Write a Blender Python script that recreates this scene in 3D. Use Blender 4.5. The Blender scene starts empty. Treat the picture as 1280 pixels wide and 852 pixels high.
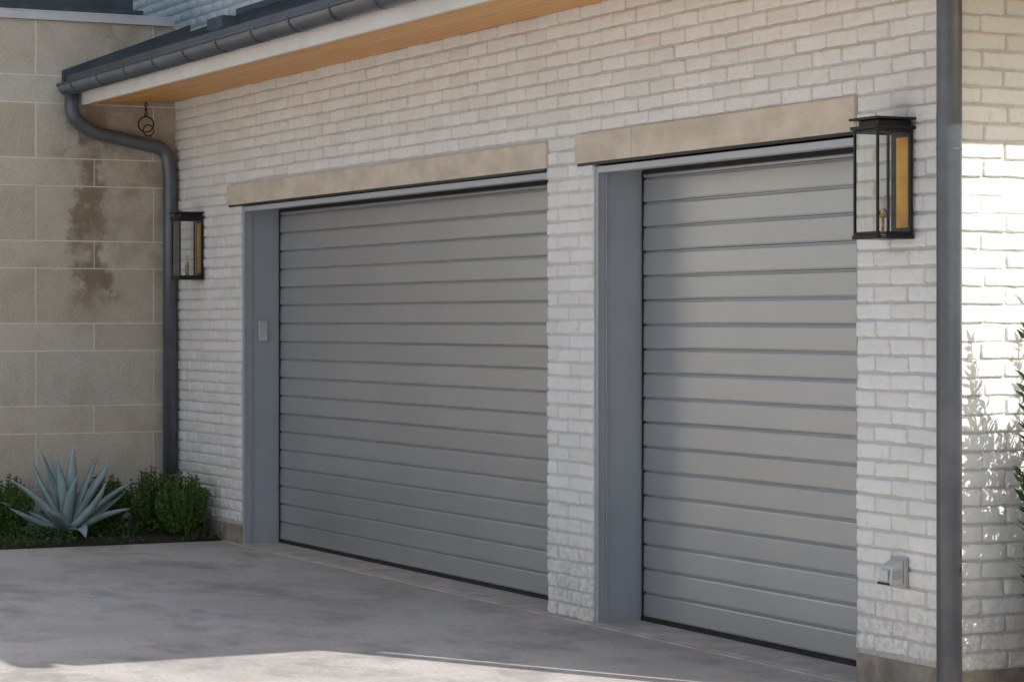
import bpy, math, random
import numpy as np
from mathutils import Vector, noise, Matrix
random.seed(7); rng=np.random.default_rng(7)
R=math.radians
scene=bpy.context.scene
# ---------------- helpers
def link(o,parent=None):
    scene.collection.objects.link(o)
    if parent: o.parent=parent
    return o
def empty(name):
    o=bpy.data.objects.new(name,None); return link(o)
def mesh(name,verts,faces,mat,parent=None,smooth=False):
    me=bpy.data.meshes.new(name); me.from_pydata([tuple(v) for v in verts],[],[tuple(f) for f in faces]); me.update()
    if mat: me.materials.append(mat)
    if smooth: me.polygons.foreach_set('use_smooth',[True]*len(me.polygons))
    return link(bpy.data.objects.new(name,me),parent)
class MB:
    def __init__(s): s.v=[]; s.f=[]
    def add(s,vs,fs):
        o=len(s.v); s.v+= [tuple(v) for v in vs]; s.f+=[tuple(i+o for i in f) for f in fs]
    def box(s,x0,x1,y0,y1,z0,z1):
        s.add([(x0,y0,z0),(x1,y0,z0),(x1,y1,z0),(x0,y1,z0),(x0,y0,z1),(x1,y0,z1),(x1,y1,z1),(x0,y1,z1)],
              [(0,3,2,1),(4,5,6,7),(0,1,5,4),(1,2,6,5),(2,3,7,6),(3,0,4,7)])
    def make(s,name,mat,parent=None,smooth=False,bevel=0):
        o=mesh(name,s.v,s.f,mat,parent,smooth)
        if bevel:
            m=o.modifiers.new('b','BEVEL'); m.width=bevel; m.segments=2; m.limit_method='ANGLE'
        return o
def box(name,b,mat,parent=None,bevel=0):
    m=MB(); m.box(*b); return m.make(name,mat,parent,bevel=bevel)
def tube(name,pts,r,mat,parent=None,fillet=0,seg=20,mb=None):
    P=[Vector(p) for p in pts]
    if fillet:
        Q=[P[0]]
        for i in range(1,len(P)-1):
            a,b,c=P[i-1],P[i],P[i+1]
            f=min(fillet,(a-b).length*.49,(c-b).length*.49)
            p0=b+(a-b).normalized()*f; p1=b+(c-b).normalized()*f
            for k in range(9):
                t=k/8; Q.append(p0*(1-t)**2+b*2*t*(1-t)+p1*t*t)
        Q.append(P[-1]); P=Q
    vs=[];fs=[]
    up=None
    for i,p in enumerate(P):
        d=(P[min(i+1,len(P)-1)]-P[max(i-1,0)]).normalized()
        if up is None:
            up=Vector((1,0,0)) if abs(d.x)<.9 else Vector((0,0,1))
        n=(up-d*up.dot(d)).normalized(); up=n; b=d.cross(n)
        rr=r[i] if isinstance(r,(list,tuple)) else r
        for k in range(seg):
            a=2*math.pi*k/seg; vs.append(p+n*math.cos(a)*rr+b*math.sin(a)*rr)
    for i in range(len(P)-1):
        for k in range(seg):
            k2=(k+1)%seg; fs.append((i*seg+k,i*seg+k2,(i+1)*seg+k2,(i+1)*seg+k))
    fs.append(tuple(range(seg))[::-1]); fs.append(tuple((len(P)-1)*seg+k for k in range(seg)))
    if mb is not None: mb.add(vs,fs); return
    return mesh(name,vs,fs,mat,parent,True)
# ---------------- node helper
class NT:
    def __init__(s,name):
        s.m=bpy.data.materials.new(name); s.m.use_nodes=True; s.t=s.m.node_tree; s.n=s.t.nodes; s.l=s.t.links
        s.b=s.n['Principled BSDF']; s.tc=s.n.new('ShaderNodeTexCoord').outputs['Object']
    def link(s,a,b): s.l.new(a,b)
    def mapv(s,scale=(1,1,1),loc=(0,0,0)):
        n=s.n.new('ShaderNodeMapping'); n.inputs['Scale'].default_value=scale; n.inputs['Location'].default_value=loc; s.link(s.tc,n.inputs[0]); return n.outputs[0]
    def noise(s,scale,detail=4,rough=.55,vec=None,dist=0):
        n=s.n.new('ShaderNodeTexNoise'); n.inputs['Scale'].default_value=scale; n.inputs['Detail'].default_value=detail
        n.inputs['Roughness'].default_value=rough; n.inputs['Distortion'].default_value=dist
        s.link(vec if vec else s.tc,n.inputs['Vector']); return n.outputs[0]
    def ramp(s,f,a,b,c0=0,c1=1):
        n=s.n.new('ShaderNodeMapRange'); n.interpolation_type='SMOOTHSTEP'
        n.inputs[1].default_value=a;n.inputs[2].default_value=b;n.inputs[3].default_value=c0;n.inputs[4].default_value=c1
        s.link(f,n.inputs[0]); return n.outputs[0]
    def math(s,op,a,b=None):
        n=s.n.new('ShaderNodeMath'); n.operation=op
        for i,x in enumerate((a,b)):
            if x is None: continue
            if isinstance(x,(int,float)): n.inputs[i].default_value=x
            else: s.link(x,n.inputs[i])
        return n.outputs[0]
    def mix(s,f,a,b,mode='MIX'):
        n=s.n.new('ShaderNodeMix'); n.data_type='RGBA'; n.blend_type=mode
        for i,x in ((0,f),(6,a),(7,b)):
            if isinstance(x,(int,float)): n.inputs[i].default_value=x
            elif isinstance(x,tuple): n.inputs[i].default_value=(*x,1)
            else: s.link(x,n.inputs[i])
        return n.outputs[2]
    def island(s):
        return s.n.new('ShaderNodeNewGeometry').outputs['Random Per Island']
    def sep(s):
        n=s.n.new('ShaderNodeSeparateXYZ'); s.link(s.tc,n.inputs[0]); return n.outputs
    def bump(s,h,dist,strength=1,prev=None):
        n=s.n.new('ShaderNodeBump'); n.inputs['Distance'].default_value=dist; n.inputs['Strength'].default_value=strength
        s.link(h,n.inputs['Height'])
        if prev: s.link(prev,n.inputs['Normal'])
        return n.outputs[0]
    def bump2(s,a,da,b,db):
        return s.bump(s.math('ADD',s.math('MULTIPLY',a,da/db),b),db)
    def out(s,col=None,rough=.6,nrm=None,metal=0,spec=.5):
        if col is not None:
            if isinstance(col,tuple): s.b.inputs['Base Color'].default_value=(*col,1)
            else: s.link(col,s.b.inputs['Base Color'])
        if isinstance(rough,(int,float)): s.b.inputs['Roughness'].default_value=rough
        else: s.link(rough,s.b.inputs['Roughness'])
        if nrm: s.link(nrm,s.b.inputs['Normal'])
        s.b.inputs['Metallic'].default_value=metal; s.b.inputs['Specular IOR Level'].default_value=spec
        return s.m
def simple(name,c1,c2,scale=8,rough=.6,bs=80,bd=.001,metal=0,spec=.5,stretch=(1,1,1)):
    t=NT(name); v=t.mapv(stretch); n=t.noise(scale,4,.6,v)
    return t.out(t.mix(t.ramp(n,.3,.7),c1,c2),rough,t.bump(t.noise(bs,2,.6,v),bd) if bd else None,metal,spec)
# painted brick
def brickmat(name,a,b,c,bd=.003):
    t=NT(name)
    n=t.noise(2.2,4,.65); col=t.mix(t.ramp(n,.35,.7),a,b)
    col=t.mix(t.ramp(t.island(),.35,1,0,.45),col,c)
    f=t.noise(26,5,.78); col=t.mix(t.ramp(f,.52,.66,0,.5),col,c)
    col=t.mix(t.ramp(f,.64,.72,0,.5),col,(.44,.41,.38))
    st=t.ramp(t.noise(1.2,3,.6,t.mapv((3.5,3.5,.7),(3,1,0))),.55,.75,0,.25); col=t.mix(st,col,(.64,.60,.56))
    z=t.sep()[2]; low=t.math('MULTIPLY',t.ramp(z,.75,.1),t.ramp(f,.4,.6)); col=t.mix(t.math('MULTIPLY',low,.5),col,(.48,.42,.36))
    return t.out(col,.9,t.bump2(t.noise(22,2,.6),bd*1.8,t.noise(90,3,.75),bd),0,.12)
M_brick=brickmat('painted_brick',(.87,.865,.855),(.83,.82,.80),(.72,.70,.675))
M_mortar=brickmat('painted_mortar',(.71,.70,.68),(.63,.615,.595),(.52,.50,.48),.005)
# stone
def stone():
    t=NT('limestone'); isl=t.island()
    col=t.mix(isl,(.62,.56,.48),(.52,.455,.375))
    isl2=t.math('FRACT',t.math('MULTIPLY',isl,7.3))
    col=t.mix(t.ramp(isl2,.6,1,0,.7),col,(.58,.555,.51))
    n=t.noise(3.5,6,.65,None,.5); col=t.mix(t.ramp(n,.42,.72,0,.5),col,(.42,.35,.28))
    g=t.noise(70,4,.78); col=t.mix(t.ramp(g,.50,.68,0,.5),col,(.29,.25,.21)); col=t.mix(t.ramp(g,.48,.34,0,.45),col,(.72,.66,.58))
    s=t.sep(); wob=t.math('MULTIPLY',t.math('SUBTRACT',t.noise(5.5,4,.65),.5),.75)
    d=t.math('ABSOLUTE',t.math('ADD',t.math('ADD',s[1],.68),wob))
    m=t.math('MULTIPLY',t.ramp(d,.19,.03),t.math('MULTIPLY',t.ramp(s[2],1.5,1.9),t.ramp(s[2],3.30,3.05)))
    m=t.math('MULTIPLY',m,t.ramp(t.noise(3.2,4,.65,t.mapv((1,1,1),(2,2,2.4))),.36,.56,.2,1))
    col=t.mix(t.math('MULTIPLY',m,.8),col,(.20,.14,.09))
    d2=t.math('ADD',s[1],t.math('MULTIPLY',wob,.6)); m2=t.math('MULTIPLY',t.ramp(d2,-.95,-.45),t.ramp(s[2],1.2,2.6)); m2=t.math('MULTIPLY',m2,t.ramp(t.noise(5,4,.6,t.mapv((1,1,1),(4,4,4))),.4,.65,0,.6))
    col=t.mix(m2,col,(.33,.255,.185))
    return t.out(col,.8,t.bump2(t.noise(14,3,.6),.006,g,.004),0,.3)
M_stone=stone()
M_joint=simple('stone_mortar',(.84,.80,.73),(.76,.71,.64),12,.9,150,.003)
M_lintel=simple('lintel_limestone',(.78,.69,.58),(.62,.54,.445),4,.8,90,.005,stretch=(1,1,2))
def doorm(name,c1,c2,rough,spec=.5,metal=0):
    t=NT(name); n=t.noise(1.6,3,.6)
    col=t.mix(t.ramp(n,.3,.7),c1,c2)
    col=t.mix(t.ramp(t.island(),0,1,0,.45),col,tuple(x*.88 for x in c1))
    d=t.noise(6,4,.65,t.mapv((.5,1,1.4),(1,2,3))); col=t.mix(t.ramp(d,.52,.78,0,.22),col,tuple(x*.8 for x in c1))
    z=t.sep()[2]; col=t.mix(t.math('MULTIPLY',t.ramp(z,.4,.0),t.ramp(d,.4,.7,0,.4)),col,(.48,.46,.43))
    return t.out(col,rough,None,metal,spec)
M_door=doorm('grey_door_paint',(.46,.475,.495),(.50,.512,.53),.33,.7,.5)
M_jamb=doorm('blue_grey_trim_paint',(.34,.37,.42),(.39,.42,.465),.42)
M_trim=doorm('light_trim_paint',(.46,.475,.50),(.51,.52,.545),.45)
M_metal=simple('dark_metal',(.105,.115,.135),(.14,.15,.168),5,.32,60,0,.3)
M_roof=simple('roof_metal',(.055,.070,.095),(.085,.105,.13),5,.4,60,0,.3)
M_black=simple('black_metal',(.012,.013,.014),(.022,.022,.024),9,.35,90,0,.4)
M_seal=simple('rubber_seal',(.012,.012,.012),(.03,.028,.026),20,.8,9,0)
M_white=simple('white_trim',(.84,.82,.79),(.76,.73,.70),3,.5,90,0)
M_cap=simple('coping_metal',(.50,.51,.53),(.60,.61,.63),3,.45,60,0,.2)
M_gal=simple('galvanised_box',(.40,.38,.37),(.52,.49,.47),20,.45,90,.001,.2)
M_found=simple('foundation_concrete',(.40,.345,.29),(.22,.185,.15),7,.85,70,.006)
M_soil=simple('mulch',(.030,.020,.014),(.07,.048,.032),40,.95,60,.03)
M_brass=simple('brass',(.92,.48,.07),(.76,.34,.04),14,.35,50,0,.4)
M_candle=simple('candle',(.75,.72,.62),(.65,.6,.5),9,.5,9,0)
M_grass=simple('lawn',(.055,.085,.025),(.10,.11,.04),3,.9,200,.02)
M_stucco=simple('white_stucco',(.84,.83,.81),(.80,.785,.76),2,.85,120,0)
M_win=simple('window_glass',(.02,.025,.03),(.03,.035,.04),2,.05,5,0)
def cedar():
    t=NT('cedar_soffit'); n=t.noise(6,5,.65,t.mapv((.35,6,6)),.5)
    col=t.mix(t.ramp(n,.3,.7),(.88,.43,.105),(.68,.29,.06)); col=t.mix(t.ramp(t.island(),0,1,0,.45),col,(.90,.54,.18))
    return t.out(col,.42,None,0,.5)
M_cedar=cedar()
def concrete():
    t=NT('driveway_concrete')
    n=t.noise(.6,5,.62,t.mapv((1,1.3,1),(3,2,0)),.2); col=t.mix(t.ramp(n,.38,.62),(.68,.635,.59),(.54,.50,.465))
    n2=t.noise(1.1,7,.72,t.mapv((.8,1.4,1),(7,1,0)),.15); col=t.mix(t.ramp(n2,.47,.66,0,.68),col,(.28,.26,.245))
    n3=t.noise(2.6,6,.7,t.mapv((1.2,.7,1),(1,8,0)),.1); col=t.mix(t.ramp(n3,.5,.68,0,.6),col,(.73,.67,.61))
    n4=t.noise(36,5,.82); col=t.mix(t.ramp(n4,.47,.66,0,.5),col,(.33,.31,.285))
    n5=t.noise(6,6,.74,t.mapv((1,1,1),(9,0,0)),.1); col=t.mix(t.ramp(n5,.51,.68,0,.55),col,(.60,.465,.38))
    s=t.sep(); e=t.math('MULTIPLY',t.ramp(s[1],-.5,-.05),t.ramp(n5,.35,.65,.1,.55)); col=t.mix(e,col,(.46,.37,.305))
    return t.out(col,t.ramp(n2,.4,.7,.55,.8),t.bump2(n5,.006,n4,.006),0,.4)
M_conc=concrete()
M_sill=simple('apron_concrete',(.66,.585,.515),(.46,.395,.34),5,.8,90,.003)
def leafm(name,c1,c2,c3,rough=.45):
    t=NT(name); i=t.island(); col=t.mix(i,c1,c2); col=t.mix(t.ramp(t.noise(9,2),.45,.7,0,.7),col,c3)
    t.out(col,rough,None,0,.4)
    tr=t.n.new('ShaderNodeBsdfTranslucent'); t.link(col,tr.inputs[0]); mx=t.n.new('ShaderNodeMixShader'); mx.inputs[0].default_value=.25
    o=[n for n in t.n if n.type=='OUTPUT_MATERIAL'][0]; t.link(t.b.outputs[0],mx.inputs[1]); t.link(tr.outputs[0],mx.inputs[2]); t.link(mx.outputs[0],o.inputs[0])
    return t.m
M_box=leafm('boxwood_leaf',(.05,.13,.02),(.17,.30,.055),(.08,.17,.028))
M_cover=leafm('groundcover_leaf',(.035,.085,.02),(.11,.20,.05),(.06,.10,.04))
M_shrub=leafm('shrub_leaf',(.06,.11,.04),(.10,.16,.05),(.05,.09,.03))
M_stem=simple('stem',(.06,.045,.03),(.10,.08,.05),20,.8,9,0)
def agm():
    t=NT('agave_skin'); n=t.noise(5,4,.6); col=t.mix(t.ramp(n,.35,.65),(.30,.41,.44),(.45,.56,.58)); col=t.mix(t.ramp(t.island(),0,1,0,.5),col,(.22,.32,.33))
    return t.out(col,.5,None,0,.4)
M_agave=agm()
def glassm():
    t=NT('lantern_glass'); tr=t.n.new('ShaderNodeBsdfTransparent'); tr.inputs[0].default_value=(.95,.97,.96,1)
    g=t.n.new('ShaderNodeBsdfGlossy'); g.inputs['Roughness'].default_value=.04
    fr=t.n.new('ShaderNodeFresnel'); fr.inputs[0].default_value=1.5; mx=t.n.new('ShaderNodeMixShader')
    f2=t.math('ADD',fr.outputs[0],.05)
    t.link(f2,mx.inputs[0]); t.link(tr.outputs[0],mx.inputs[1]); t.link(g.outputs[0],mx.inputs[2])
    o=[n for n in t.n if n.type=='OUTPUT_MATERIAL'][0]; t.link(mx.outputs[0],o.inputs[0]); return t.m
M_glass=glassm()

# ---------------- house
XL=-9.784; XR=.09
D1=(-8.341,-3.592); D2=(-3.07,-.63); ZH=2.43; ZS=3.27
house=empty('brick_house')
core=MB()
for b in [(XL,D1[0],0,.3,0,3.6),(D1[1],D2[0],0,.3,0,ZH),(D2[1],XR,0,.3,0,ZH)]: core.box(*b)
core.box(D1[0],XR,0,.3,ZH,3.6)
core.box(XR-.3,XR,.3,8,0,3.4)
core.box(-14,XR,8,8.3,0,6.5)
core.box(-14,-.30,.52,.8,3.5,6.9); core.box(-.6,-.30,.8,8,3.5,6.9); 
o=core.make('wall_backing',M_mortar,house)
f=MB(); f.box(XL,D1[0]+.002,-.009,-.001,-.02,.135); f.box(D2[1]+.001,XR+.009,-.009,-.001,-.02,.135); f.box(XR+.001,XR+.009,0,8,-.02,.135)
f.make('foundation',M_found,house)

def brickwork(name,mapf,u0,u1,z0,z1,holes,zb=None,seed=0,H=.0762,L=.248,coarse=False):
    rs=random.Random(seed); V=[];F=[]
    J=.0095
    fu=[0,.012,.035,.17,.33,.5,.67,.83,.965,.988,1] if not coarse else [0,.03,.5,.97,1]
    fv=[0,.05,.13,.35,.65,.87,.95,1] if not coarse else [0,.08,.92,1]
    nc=int(math.ceil((z1-z0)/H))
    for c in range(nc):
        a=z0+c*H; b=min(a+H,z1)
        bps=sorted(set([u0,u1]+[min(max(h[k],u0),u1) for h in holes for k in (0,1)]))
        segs=[]
        for s,e in zip(bps[:-1],bps[1:]):
            if e-s<1e-4: continue
            mid=(s+e)/2; lo,hi=a,b
            for h in holes:
                if h[0]<mid<h[1] and h[2]<hi and h[3]>lo:
                    if h[2]<=lo and h[3]>=hi: lo=hi; break
                    if h[2]<=lo: lo=h[3]
                    else: hi=h[2]
            if hi-lo<.02: continue
            if segs and abs(segs[-1][1]-s)<1e-6 and segs[-1][2:]==(lo,hi): segs[-1]=(segs[-1][0],e,lo,hi)
            else: segs.append((s,e,lo,hi))
        for s,e,lo,hi in segs:
            off=(L/2 if c%2 else 0)+rs.uniform(-.010,.010)
            k=math.floor((s-off)/L); cuts=[s]
            p=off+(k+1)*L
            while p<e-.045:
                if p>s+.045: cuts.append(p+rs.uniform(-.006,.006))
                p+=L
            cuts.append(e)
            for x0,x1 in zip(cuts[:-1],cuts[1:]):
                jj=J*rs.uniform(.6,1.3)
                xa=x0+(jj/2 if x0>s+1e-6 else 0); xb=x1-(jj/2 if x1<e-1e-6 else 0)
                za=lo+J/2+rs.uniform(-.0022,.0025); zt=hi-J/2+rs.uniform(-.0025,.0022)
                prot=.0078+rs.uniform(-.003,.0055); tilt=rs.uniform(-.0045,.0045); tilt2=rs.uniform(-.0035,.0035); rot=rs.uniform(-.0022,.0022)
                o=len(V); nu,nv=len(fu),len(fv); sd=rs.uniform(0,100)
                for j,q in enumerate(fv):
                    for i,pp in enumerate(fu):
                        u=xa+(xb-xa)*pp; z=za+(zt-za)*q+rot*(pp-.5)*2
                        edge=i in(0,nu-1) or j in(0,nv-1); r2=i in(1,nu-2) or j in(1,nv-2)
                        nn=noise.noise(Vector((u*14,z*22,sd))); n2=noise.noise(Vector((u*45,z*50,sd+9)))
                        if edge: d=-.003
                        elif r2: d=prot*.78+n2*.003
                        else: d=prot+nn*.0033+n2*.0022
                        if not edge: d+=tilt*(pp-.5)+tilt2*(q-.5)
                        k2=.0052 if (edge or r2) else 0
                        u+=noise.noise(Vector((z*60,u*9,sd+3)))*k2*(0 if (edge and (x0<=s+1e-6 and i==0 or x1>=e-1e-6 and i==nu-1)) else 1)
                        z+=noise.noise(Vector((u*24,sd+5,q*3)))*k2
                        if edge or r2:
                            if i<=1 and j<=1: u+=.0015;z+=.0015
                            if i>=nu-2 and j<=1: u-=.0015;z+=.0015
                            if i<=1 and j>=nv-2: u+=.0015;z-=.0015
                            if i>=nu-2 and j>=nv-2: u-=.0015;z-=.0015
                        V.append(mapf(u,d,z))
                for j in range(nv-1):
                    for i in range(nu-1):
                        F.append((o+j*nu+i,o+j*nu+i+1,o+(j+1)*nu+i+1,o+(j+1)*nu+i))
    return mesh(name,V,F,M_brick,house,True)
holes=[(D1[0],D1[1],0,ZH),(D2[0],D2[1],0,ZH),(-8.604,D1[1]+.004,2.425,2.575),(-3.25,D2[1]+.004,2.43,2.592),
       (XL,D1[0],0,.135),(D2[1],XR+1,0,.135)]
brickwork('brick_facade',lambda u,d,z:(u,-d,z),XL,XR+.004,0,3.30,holes,seed=1)
brickwork('brick_side',lambda u,d,z:(XR+d,u,z),-.004,2.4,.135,3.30,[],seed=2)
brickwork('brick_side_rear',lambda u,d,z:(XR+d,u,z),2.4,8,.135,3.30,[],seed=3,coarse=True)
brickwork('brick_upper',lambda u,d,z:(u,.52-d,z),-14,-.3,3.6,6.9,[],seed=4,coarse=True)
m=MB(); m.box(-8.604,-7.0,-.022,.2,2.428,2.572); m.box(-6.996,D1[1],-.022,.2,2.428,2.573)
m.box(-3.25,-2.635,-.022,.2,2.433,2.588); m.box(-2.631,D2[1],-.022,.2,2.433,2.589)
m.make('stone_lintels',M_lintel,house,bevel=.004)
m=MB(); m.box(-8.58,D1[1]-.002,-.016,.1,2.414,2.4275); m.box(-3.23,D2[1]-.002,-.016,.1,2.418,2.4325)
m.make('lintel_angle',M_black,house)
RC=.27
def door(name,x0,x1):
    g=bpy.data.objects.new(name,None); link(g,house)
    mb=MB(); P=.1292; z=.028; top=2.40; k=0
    while z<top-.01:
        h=min(P,top-z); dy=random.uniform(-.0006,.0006); tl=random.uniform(-.0003,.0003)
        prof=[(RC+.030,z+.001),(RC+.006+dy,z+.001),(RC+.002+dy+tl,z+.004),(RC+.0+dy+tl,z+.012),(RC+.003+dy-tl,z+h-.016),(RC+.006+dy,z+h-.0085),(RC+.010,z+h-.0070),(RC+.017,z+h-.0062),(RC+.017,z+h-.0002),(RC+.03,z+h-.0001)]
        nx=14; vs=[];fs=[]
        ph=random.uniform(0,6)
        for i in range(nx+1):
            x=x0+.03+(x1-x0-.06)*i/nx
            for (yy,zz) in prof:
                vs.append((x,yy+.0005*math.sin(x*1.7+ph),zz+.0005*math.sin(x*1.1+ph)))
        n=len(prof)
        for i in range(nx):
            for j in range(n-1): fs.append((i*n+j,(i+1)*n+j,(i+1)*n+j+1,i*n+j+1))
        mb.add(vs,fs); z+=P
    mb.make('planks',M_door,g)
    box('panel_core',(x0+.02,x1-.02,RC+.031,RC+.06,0.01,2.43),M_seal,g)
    box('bottom_seal',(x0+.03,x1-.03,RC-.004,RC+.03,.004,.028),M_seal,g)
    j=MB()
    j.box(x0,x0+.03,.012,RC-.004,0.002,2.40); j.box(x0+.001,x0+.042,RC-.004,RC+.03,0.002,2.40)
    j.box(x1-.03,x1,.012,RC-.004,0.002,2.40); j.box(x1-.042,x1-.001,RC-.004,RC+.03,0.002,2.40)
    j.make('jambs',M_jamb,g,bevel=.002)
    j=MB(); j.box(x0+.002,x0+.036,.004,.011,.002,2.41)
    j.box(x0+.034,x0+.045,.05,.056,.002,2.38)
    j.make('jamb_casing',M_jamb,g,bevel=.002)
    j=MB(); j.box(x0+.037,x1-.003,.002,.022,2.375,2.409); j.box(x0+.03,x1-.03,.022,RC-.002,2.398,2.409)
    j.box(x0+.042,x1-.03,.10,.14,2.384,2.397)
    j.make('head_casing',M_trim,g,bevel=.002)
    s=MB(); s.box(x0+.042,x0+.050,RC-.007,RC+.012,.01,2.39); s.box(x0+.05,x1-.04,RC-.006,RC+.012,2.372,2.397); s.make('weather_seal',M_seal,g)
    s=MB(); s.box(x0-.002,x1+.002,.0,RC+.04,-.06,.006); s.make('threshold_apron',M_sill,g,bevel=.004)
door('double_garage_door',*D1); door('single_garage_door',*D2)
box('apron_strip',(-8.66,XR+.3,-.052,-.0105,-.06,.005),M_sill,house,bevel=.004)
box('apron_fill',(D1[0],D2[1],-.0104,-.001,-.06,.003),M_sill,house)
YE=-.76
mb=MB(); nb=8
for i in range(nb):
    ya=-.004-(.752)*i/nb; yb=-.004-(.752)*(i+1)/nb+.004
    za=3.27-.05*i/nb; zb=3.27-.05*(i+1)/nb
    xs=[XL+.01]+sorted(random.uniform(XL+1,1) for _ in range(3))+[1.12]
    for xa,xb in zip(xs[:-1],xs[1:]):
        mb.add([(xa,ya,za),(xb-.003,ya,za),(xb-.003,yb,zb),(xa,yb,zb),(xa,ya,za+.02),(xb-.003,ya,za+.02),(xb-.003,yb,zb+.02),(xa,yb,zb+.02)],
          [(0,1,2,3),(4,7,6,5),(0,4,5,1),(1,5,6,2),(2,6,7,3),(3,7,4,0)])
mb.make('soffit_boards',M_cedar,house)
box('soffit_side',(XR+.016,1.12,.0,8,3.24,3.26),M_cedar,house)
m=MB(); m.box(XL+.005,1.15,YE-.03,YE-.001,3.205,3.375); m.box(1.121,1.15,YE,8,3.205,3.375); m.make('fascia',M_white,house,bevel=.002)
S=.396
def rz(y): return 3.40+S*(y+.86)
rt=.035
v=[(XL,-.86,3.40),(1.22,-.86,3.40),(-.16,.52,rz(.52)),(XL,.52,rz(.52)),(1.22,8.3,3.40),(-.16,8.3,rz(.52))]
v2=[(a,b,c-rt) for a,b,c in v]
mesh('metal_roof',v+v2,[(0,1,2,3),(1,4,5,2),(6,9,8,7),(7,8,11,10),(0,6,7,1),(1,7,10,4),(0,3,9,6),(4,10,11,5)],M_roof,house)
mb=MB()
x=XL+.45
while x<-.3:
    mb.add([(x,-.86,3.401),(x+.018,-.86,3.401),(x+.018,.51,rz(.51)+.001),(x,.51,rz(.51)+.001),(x,-.86,3.435),(x+.018,-.86,3.435),(x+.018,.51,rz(.51)+.035),(x,.51,rz(.51)+.035)],
       [(0,3,2,1),(4,5,6,7),(0,1,5,4),(1,2,6,5),(2,3,7,6),(3,0,4,7)]); x+=.45
mb.add([(XL+.004,-.90,3.37),(XL+.05,-.90,3.37),(XL+.05,.1,rz(.1)),(XL+.004,.1,rz(.1)),(XL+.004,-.90,3.47),(XL+.05,-.90,3.47),(XL+.05,.1,rz(.1)+.08),(XL+.004,.1,rz(.1)+.08)],
       [(0,3,2,1),(4,5,6,7),(0,1,5,4),(1,2,6,5),(2,3,7,6),(3,0,4,7)])
mb.box(XL+.05,1.24,-.885,-.862,3.372,3.425)
mb.box(XL,-.31,.488,.505,rz(.5)-.02,rz(.5)+.07)
mb.box(-7.55,-7.25,-.55,-.45,rz(-.5)-.01,rz(-.5)+.09)
mb.make('roof_seams_and_flashing',M_roof,house)
mesh('upper_roof',[(-14.3,-.1,6.9),(0,-.1,6.9),(0,8.6,6.9),(-14.3,8.6,6.9),(-11,4.2,8.8),(-3.5,4.2,8.8)],[(0,1,5,4),(1,2,5),(2,3,4,5),(3,0,4),(0,3,2,1)],M_roof,house)
GY=-.862; GZ=3.305; GR=.078
vs=[];fs=[]; ng=14; X=[XL+.02,1.26]
def arc(r,k): a=math.pi*k/ng; return (GY-r*math.cos(a)*1.0, GZ+.055-r*math.sin(a))
for x in X:
    for r in (GR,GR-.004):
        for k in range(ng+1):
            y,z=arc(r,k); vs.append((x,y,z))
n=ng+1
for k in range(ng):
    fs.append((k,k+1,2*n+k+1,2*n+k)); fs.append((n+k,3*n+k,3*n+k+1,n+k+1))
fs.append((0,2*n,3*n,n)); fs.append((ng,n+ng,3*n+ng,2*n+ng))
fs.append(tuple(range(n))); fs.append(tuple(range(2*n,3*n))[::-1])
mesh('gutter',vs,fs,M_metal,house,True).data.polygons[-1].use_smooth=False
gb=MB()
tube('',[(XL+.02,GY-GR,GZ+.055),(1.26,GY-GR,GZ+.055)],.009,None,mb=gb,seg=8)
x=XL+.35
while x<1.2:
    vs=[];fs=[]
    for xx in (x,x+.028):
        for k in range(ng+1):
            y,z=arc(GR+.005,k); vs.append((xx,y,z))
        vs.append((xx,GY-GR*.0+.07,GZ+.10))
    nn=ng+2
    for k in range(nn-1): fs.append((k,k+1,nn+k+1,nn+k))
    gb.add(vs,fs)
    gb.box(x-.01,x+.04,GY-GR-.012,YE-.03,GZ+.055,GZ+.062)
    x+=.62
gb.make('gutter_bead_and_hangers',M_roof,house)
def spout(name,pts,zs):
    g=bpy.data.objects.new(name,None); link(g,house)
    tube('pipe',pts,.053,M_metal,g,fillet=.13,seg=24)
    b=MB()
    p=pts[-1]
    for z in zs:
        b.box(p[0]-.05,p[0]-.03,p[1]+.03,p[1]+.066,z,z+.03)
    tube('',[(p[0],p[1],2.30),(p[0],p[1],2.31)],.0545,None,mb=b,seg=24)
    b.make('pipe_brackets',M_metal,g)
spout('downspout_west',[(-9.65,-.862,3.29),(-9.65,-.862,3.12),(-9.69,-.70,3.01),(-9.705,-.10,2.90),(-9.705,-.075,2.72),(-9.705,-.075,-.02)],(.35,1.55,2.5))
spout('downspout_east',[(.16,-.862,3.29),(.16,-.862,3.15),(.14,-.10,3.05),(.135,-.072,2.95),(.135,-.072,-.02)],(.35,2.6))
# ---------------- stone wing
wing=empty('stone_house_wing')
box('wall_core',(-14,XL-.004,-6,.5,-.05,3.84),M_joint,wing)
mb=MB(); rs=random.Random(3)
z=1.37-.618*3; rows=[]
while z<3.84:
    rows.append((z,z+.206,'s')); rows.append((z+.206,z+.618,'t')); z+=.618
for a,b,kd in rows:
    b=min(b,3.84); a=max(a,-.05)
    if b-a<.02: continue
    y=(-.18 if kd=='t' else -.646)+.917
    edges=[0.0]
    while y>-6:
        if y<0: edges.append(y)
        y-=.917
    edges.append(-6.0)
    for e0,e1 in zip(edges[:-1],edges[1:]):
        d=rs.uniform(-.0015,.0015)
        mb.box(XL-.06,XL+d,e1+.0045,e0-.0045,a+.0045,b-.0045)
mb.make('stone_blocks',M_stone,wing,bevel=.002)
mb=MB(); mb.box(XL-.35,XL+.03,-6.03,-.02,3.842,3.90); mb.box(XL-.30,XL+.018,-6.01,-.03,3.902,3.915); mb.make('coping',M_cap,wing,bevel=.003)
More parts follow.
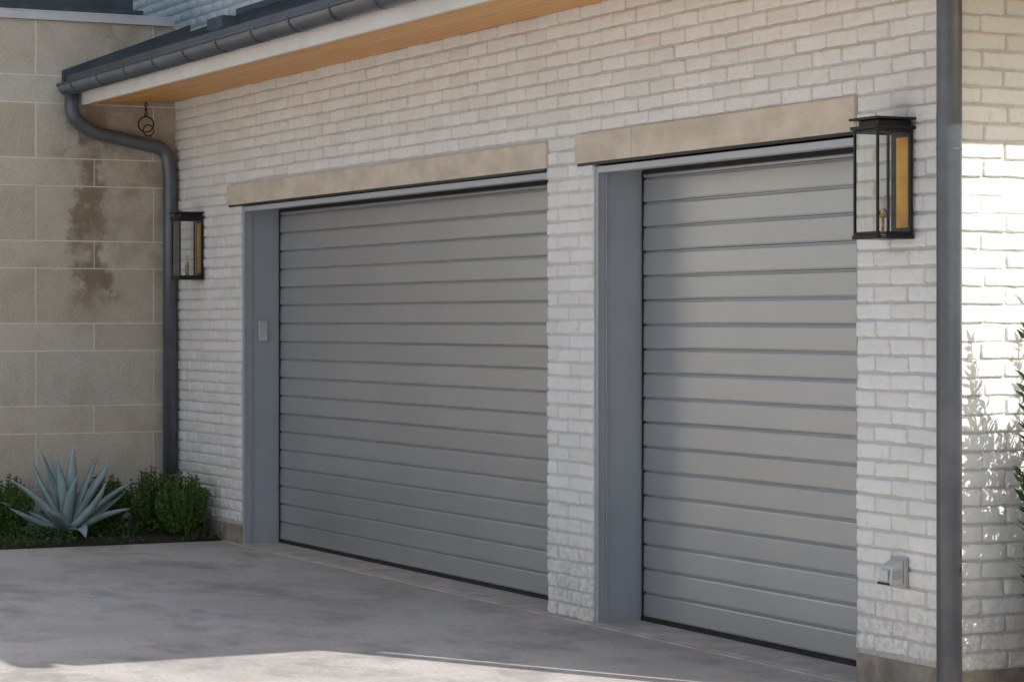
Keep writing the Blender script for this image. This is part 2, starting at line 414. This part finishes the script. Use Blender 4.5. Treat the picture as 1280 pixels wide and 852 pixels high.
mb=MB(); mb.box(-14,-10.42,-6,-.10,3.85,3.95); mb.box(-14,-10.38,-6.05,-.06,3.952,4.03); mb.box(-14,-10.46,-6,-.12,4.032,4.25);mb.box(-14,-10.38,-6.05,-.08,4.252,4.30)
mb.make('flat_roof_edge',M_roof,wing,bevel=.003)
# ---------------- lanterns
def lantern(x1,z0,z1):
    g=empty('wall_lantern'); w=.18; x0=x1-w; y0=-.205; y1=-.022; zt=z1-.055; t=.011
    fr=MB()
    for (xx,yy) in ((x0,y0),(x1-t,y0),(x0,y1-t),(x1-t,y1-t)): fr.box(xx,xx+t,yy,yy+t,z0+.018,zt)
    for zz in (z0+.018,zt-t*1.2):
        fr.box(x0+t,x1-t,y0+.001,y0+t-.001,zz,zz+t*1.2); fr.box(x0+t,x1-t,y1-t+.001,y1-.001,zz,zz+t*1.2)
        fr.box(x0+.001,x0+t-.001,y0+t,y1-t,zz,zz+t*1.2); fr.box(x1-t+.001,x1-.001,y0+t,y1-t,zz,zz+t*1.2)
    fr.box(x0-.004,x1+.004,y0-.004,y1+.004,z0,z0+.017)
    fr.box(x0-.010,x1+.010,y0-.010,y1+.008,zt+.001,zt+.016)
    fr.box(x0+.016,x1-.016,y0+.016,y1-.004,zt+.017,zt+.040)
    fr.box(x0-.014,x1+.014,y0-.014,y1+.008,zt+.041,zt+.052)
    fr.box(x0+.02,x1-.02,y1,y1+.012,z0+.03,zt-.01)
    fr.make('frame',M_black,g,bevel=.0015)
    gl=MB()
    gl.add([(x0+t,y0+.005,z0+.03),(x1-t,y0+.005,z0+.03),(x1-t,y0+.005,zt-.01),(x0+t,y0+.005,zt-.01)],[(0,1,2,3)])
    gl.add([(x1-.005,y0+t,z0+.03),(x1-.005,y1-t,z0+.03),(x1-.005,y1-t,zt-.01),(x1-.005,y0+t,zt-.01)],[(0,1,2,3)])
    gl.add([(x0+.005,y0+t,z0+.03),(x0+.005,y1-t,z0+.03),(x0+.005,y1-t,zt-.01),(x0+.005,y0+t,zt-.01)],[(0,1,2,3)])
    gl.make('glass_panes',M_glass,g)
    box('brass_reflector',(x0+.075,x1-.022,y1-.012,y1-.007,z0+.05,zt-.03),M_brass,g)
    cx=(x0+x1)/2; cy=(y0+y1)/2
    b=MB(); tube('',[(cx,cy,z0+.018),(cx,cy,z0+.03),(cx,cy,z0+.031),(cx,cy,z0+.09),(cx,cy,z0+.095),(cx,cy,z0+.105)],[.028,.026,.007,.006,.018,.02],None,mb=b,seg=12)
    b.make('burner_base',M_brass,g,smooth=True)
    tube('candle_sleeve',[(cx,cy,z0+.106),(cx,cy,z0+.18)],.010,M_candle,g,seg=12)
    b=MB(); tube('',[(cx-.03,cy,z0+.03),(cx-.035,cy,z0+.10),(cx-.012,cy,z0+.13)],.003,None,mb=b,seg=6); tube('',[(cx+.03,cy,z0+.03),(cx+.035,cy,z0+.10),(cx+.012,cy,z0+.13)],.003,None,mb=b,seg=6)
    b.make('burner_arms',M_black,g)
lantern(-9.11,1.90,2.405); lantern(-.188,1.945,2.465)
g=empty('door_keypad')
box('housing',(D1[0]+.031,D1[0]+.052,.105,.175,1.445,1.605),M_gal,g,bevel=.006); box('cover_lid',(D1[0]+.0525,D1[0]+.058,.110,.170,1.455,1.59),M_cap,g,bevel=.003)
g=empty('outdoor_outlet_box')
b=MB(); b.box(-.345,-.235,-.030,-.009,.455,.585); b.make('back_plate',M_gal,g,bevel=.004)
b=MB(); b.add([(-.335,-.031,.47),(-.245,-.031,.47),(-.245,-.10,.475),(-.335,-.10,.475),(-.335,-.031,.575),(-.245,-.031,.575),(-.25,-.085,.55),(-.33,-.085,.55)],[(0,3,2,1),(4,5,6,7),(0,1,5,4),(1,2,6,5),(2,3,7,6),(3,0,4,7)])
b.box(-.320,-.260,-.106,-.098,.485,.535)
b.make('cover',M_cap,g,bevel=.008)
b=MB(); b.box(-.3345,-.2455,-.104,-.101,.470,.480); b.make('cover_latch',M_black,g)
b=MB(); b.box(-.2448,-.2435,-.085,-.040,.495,.53); b.make('side_recess',M_gal,g)
g=empty('hanging_ring')
def torus(name,c,R0,r,axis,mat,par):
    vs=[];fs=[];n=32;mm=8
    for i in range(n):
        a=2*math.pi*i/n
        for j in range(mm):
            b=2*math.pi*j/mm; rr=R0+r*math.cos(b)
            p=Vector((rr*math.cos(a),r*math.sin(b),rr*math.sin(a))); p.rotate(Matrix.Rotation(axis,3,'Z')); vs.append(p+Vector(c))
    for i in range(n):
        for j in range(mm): fs.append((i*mm+j,((i+1)%n)*mm+j,((i+1)%n)*mm+(j+1)%mm,i*mm+(j+1)%mm))
    mesh(name,vs,fs,mat,par,True)
hx,hy=-9.6,-.30
tube('hook_rod',[(hx,hy,3.26),(hx,hy,3.13)],.004,M_black,g,seg=8)
torus('ring_upper',(hx,hy,3.075),.058,.006,R(60),M_black,g); torus('ring_lower',(hx,hy+.02,3.03),.042,.005,R(95),M_black,g)
for k in range(3): torus('chain_link_%d'%k,(hx,hy,3.22-.035*k),.014,.003,R(90*k+40),M_black,g)

# ---------------- house added across the court, out of frame, for bounce light and reflections
gh=empty('added_bounce_house')
box('walls',(-13,12,-20,-13,-.05,5.2),M_stucco,gh)
mesh('roof',[(-13.6,-20.6,5.21),(12.6,-20.6,5.21),(12.6,-12.6,5.21),(-13.6,-12.6,5.21),(-13.6,-16.5,7.6),(12.6,-16.5,7.6)],[(0,1,5,4),(2,3,4,5),(0,4,3),(1,2,5),(0,3,2,1)],M_roof,gh)
b=MB(); t_=MB()
for x in (-10,-6,4,8):
    b.box(x,x+1.2,-12.995,-12.97,1.0,2.5)
    t_.box(x-.08,x+1.28,-12.998,-12.95,.92,.99); t_.box(x-.08,x+1.28,-12.998,-12.95,2.51,2.58); t_.box(x-.08,x-.01,-12.998,-12.95,.99,2.51); t_.box(x+1.21,x+1.28,-12.998,-12.95,.99,2.51); t_.box(x+.58,x+.62,-12.968,-12.95,1.0,2.5)
b.make('windows',M_win,gh); t_.make('window_frames',M_metal,gh)
# ---------------- ground
mesh('ground',[(-400,-400,-.05),(400,-400,-.05),(400,400,-.05),(-400,400,-.05)],[(0,1,2,3)],M_grass)
b=MB(); b.box(-8.68,18,-12.9,-.053,-.12,0); b.box(-30,-8.68,-12.9,-6.1,-.12,-.0005)
b.make('driveway',M_conc,None,bevel=.006)
nx,ny=20,60; vs=[];fs=[]
for i in range(nx+1):
    for j in range(ny+1):
        x=XL-.01+(XL*-1-8.685+.01)*i/nx; y=-6.0+6.0*j/ny
        e2=min((nx-i)/3,1)
        vs.append((x,y,-.02+.05*e2+.02*noise.noise(Vector((x*9,y*9,0)))))
for i in range(nx):
    for j in range(ny): fs.append((i*(ny+1)+j,(i+1)*(ny+1)+j,(i+1)*(ny+1)+j+1,i*(ny+1)+j+1))
mesh('planting_bed',vs,fs,M_soil,None,True)
mesh('planting_bed',[(XR+.02,.05,-.02),(3,.05,-.02),(3,8,-.02),(XR+.02,8,-.02)],[(0,1,2,3)],M_soil)
# ---------------- leaves
def leaves(P,D,L,W,fold=.25):
    n=len(P); D=D/np.linalg.norm(D,axis=1,keepdims=True)
    rv=rng.normal(size=(n,3)); S_=np.cross(D,rv); S_/=np.linalg.norm(S_,axis=1,keepdims=True); N=np.cross(D,S_)
    L=L[:,None];W=W[:,None]
    a=P; m1=P+D*L*.45+S_*W*.5+N*W*fold; m2=P+D*L*.45-S_*W*.5+N*W*fold; t=P+D*L; c=P+D*L*.45
    V=np.stack([a,m1,t,m2,c],1).reshape(-1,3)
    b=np.arange(n)*5
    F=[]
    for i in b: F+= [(i,i+1,i+2,i+4),(i,i+4,i+2,i+3)]
    return V.tolist(),F
def boxwood(c,r,h,seed):
    rr=np.random.default_rng(seed); mb=MB(); P=[];D=[]
    g=empty('boxwood_shrub')
    for k in range(120):
        a=rr.uniform(0,2*np.pi); q=math.sqrt(rr.uniform(0,1)); top=h*(1-.38*q*q)*rr.uniform(.78,1.08)
        b0=np.array([c[0]+.25*q*r*math.cos(a),c[1]+.25*q*r*math.sin(a),c[2]])
        tp=np.array([c[0]+q*r*math.cos(a),c[1]+q*r*math.sin(a),c[2]+top])
        md=(b0+tp)/2+np.array([math.cos(a),math.sin(a),0])*r*.35*q
        pts=[]
        for i in range(15):
            t=i/14; p=b0*(1-t)**2+md*2*t*(1-t)+tp*t*t; pts.append(p)
        tube('',[tuple(p) for p in pts[::3]]+[tuple(pts[-1])],.0018,None,mb=mb,seg=4)
        for i in range(2,15):
            p=pts[i]; d=pts[i]-pts[i-1]; d/=np.linalg.norm(d)
            for s in range(3):
                v=rr.normal(size=3); v-=d*v.dot(d); v/=np.linalg.norm(v)
                P.append(p); D.append(d*.7+v*.9)
    P=np.array(P);D=np.array(D);n=len(P)
    V,F=leaves(P,D,rr.uniform(.018,.032,n),rr.uniform(.011,.018,n))
    mesh('leaves',V,F,M_box,g); mb.make('stems',M_stem,g)
boxwood((-9.42,-1.40,.02),.20,.42,1); boxwood((-9.5,-.66,.02),.19,.43,2); boxwood((-9.32,-.34,.02),.21,.46,3); boxwood((-8.93,-.24,.02),.20,.45,4)
boxwood((-9.45,-2.2,.02),.18,.4,5); boxwood((-9.4,-3.0,.02),.18,.42,6)
n=12000; px=rng.uniform(XL+.05,-8.70,n); py=rng.uniform(-4,-.03,n)
dens=np.array([noise.noise(Vector((a*3,b*3,4))) for a,b in zip(px,py)]); k=dens>-.16; px=px[k];py=py[k];n=len(px)
pz=rng.uniform(.01,.11,n)*(1-.5*(px>-8.85)); D=rng.normal(size=(n,3)); D[:,2]=np.abs(D[:,2])*.6+.2
V,F=leaves(np.stack([px,py,pz],1),D,rng.uniform(.015,.04,n),rng.uniform(.01,.022,n)); mesh('ground_cover',V,F,M_cover)
def agave(c,seed):
    rs=random.Random(seed); mb=MB(); N=22
    for i in range(N):
        az=i*2.39996+rs.uniform(-.25,.25); f=i/(N-1)
        el0=R(12+66*f+rs.uniform(-8,8)); Lf=(.48+.16*rs.random())*(1 if f<.75 else .98); bend=rs.uniform(-.4,1.0)*(1-f)**.7-.2
        wm=.056+.014*rs.random(); nseg=14; p=Vector((c[0]+.03*math.cos(az),c[1]+.03*math.sin(az),c[2]+.03+.05*f)); el=el0
        hd=Vector((math.cos(az),math.sin(az),0)); sd=Vector((-math.sin(az),math.cos(az),0)); rings=[]; tw=rs.uniform(-.5,.5); sw=rs.uniform(-.35,.35)
        for s in range(nseg+1):
            t=s/nseg; d=(hd*math.cos(el)+Vector((0,0,math.sin(el)))+sd*sw*t).normalized(); up=-hd*math.sin(el)+Vector((0,0,math.cos(el)))
            w=wm*(.62+.75*math.sin(min(t*1.9,1.57+.0))*.5)*(1-t**2.2)**.95+.0008; th=.014*(1-t)**.8+.0015
            s2=sd*math.cos(tw*t)+up*math.sin(tw*t); u2=up*math.cos(tw*t)-sd*math.sin(tw*t)
            cup=w*.5
            rings.append([p-s2*w+u2*cup,p-s2*w*.5+u2*(cup*.25+th*.2),p+u2*th*.15,p+s2*w*.5+u2*(cup*.25+th*.2),p+s2*w+u2*cup,p+s2*w*.5-u2*(th-cup*.2),p-u2*th*1.4,p-s2*w*.5-u2*(th-cup*.2)])
            p=p+d*Lf/nseg; el-=bend/nseg*(.4+1.2*t)
        vs=[q for r in rings for q in r]; fs=[]
        for s in range(nseg):
            for k in range(8): fs.append((s*8+k,s*8+(k+1)%8,(s+1)*8+(k+1)%8,(s+1)*8+k))
        mb.add(vs,fs)
    mb.make('agave_plant',M_agave,smooth=True)
agave((-9.20,-1.03,.02),5)
def tall_shrub(c,h,r,seed,n=60):
    g=empty('narrow_leaf_shrub'); rr=np.random.default_rng(seed); mb=MB();P=[];D=[]
    for k in range(n):
        a=rr.uniform(0,2*np.pi); q=math.sqrt(rr.uniform(.02,1)); hh=h*rr.uniform(.25,1)*(1-.2*q)
        b0=np.array([c[0],c[1],c[2]]); tp=b0+np.array([r*q*math.cos(a),r*q*math.sin(a),hh]); md=(b0+tp)/2+np.array([math.cos(a),math.sin(a),0])*r*.3
        pts=[b0*(1-t)**2+md*2*t*(1-t)+tp*t*t for t in np.linspace(0,1,26)]
        tube('',[tuple(p) for p in pts[::3]]+[tuple(pts[-1])],.0035,None,mb=mb,seg=5)
        for i in range(4,26):
            for s in range(6):
                d=pts[i]-pts[i-1]; d/=np.linalg.norm(d); v=rr.normal(size=3); v-=d*v.dot(d); v/=np.linalg.norm(v)
                P.append(pts[i]-d*rr.uniform(0,.08)); D.append(d*.8+v*.9)
    P=np.array(P);D=np.array(D);m=len(P)
    V,F=leaves(P,D,rr.uniform(.05,.085,m),rr.uniform(.016,.024,m)); mesh('leaves',V,F,M_shrub,g); mb.make('stems',M_stem,g)
tall_shrub((.46,.46,-.02),2.1,.33,11,76)
tall_shrub((1.15,1.75,-.02),2.2,.5,12,40)
# ---------------- light
A=R(29);E=R(36)
sv=Vector((math.cos(E)*math.cos(A),math.cos(E)*math.sin(A),math.sin(E)))
L=bpy.data.lights.new('sun','SUN'); L.energy=5; L.angle=R(.5); L.color=(1,.975,.94)
lo=bpy.data.objects.new('sun',L); link(lo); lo.rotation_euler=sv.to_track_quat('Z','Y').to_euler()
w=bpy.data.worlds.new('World'); scene.world=w; w.use_nodes=True; nt=w.node_tree
sk=nt.nodes.new('ShaderNodeTexSky'); sk.sky_type='NISHITA'; sk.sun_disc=False; sk.sun_elevation=E; sk.sun_rotation=math.pi/2-A; sk.dust_density=3.0; sk.air_density=1.7; sk.ozone_density=2.8
bg=nt.nodes['Background']; nt.links.new(sk.outputs[0],bg.inputs[0]); bg.inputs[1].default_value=.15
# ---------------- camera
cd=bpy.data.cameras.new('camera'); cam=bpy.data.objects.new('camera',cd); link(cam)
cam.location=(8.634,-6.357,1.6); cam.rotation_euler=(R(90),0,R(63.36)); cd.sensor_width=36; cd.lens=36*3150/1280; cd.shift_y=-26/1280; cd.clip_end=2000; cd.clip_start=.1
scene.camera=cam
scene.view_settings.view_transform='Standard'; scene.view_settings.look='None'; scene.view_settings.exposure=0
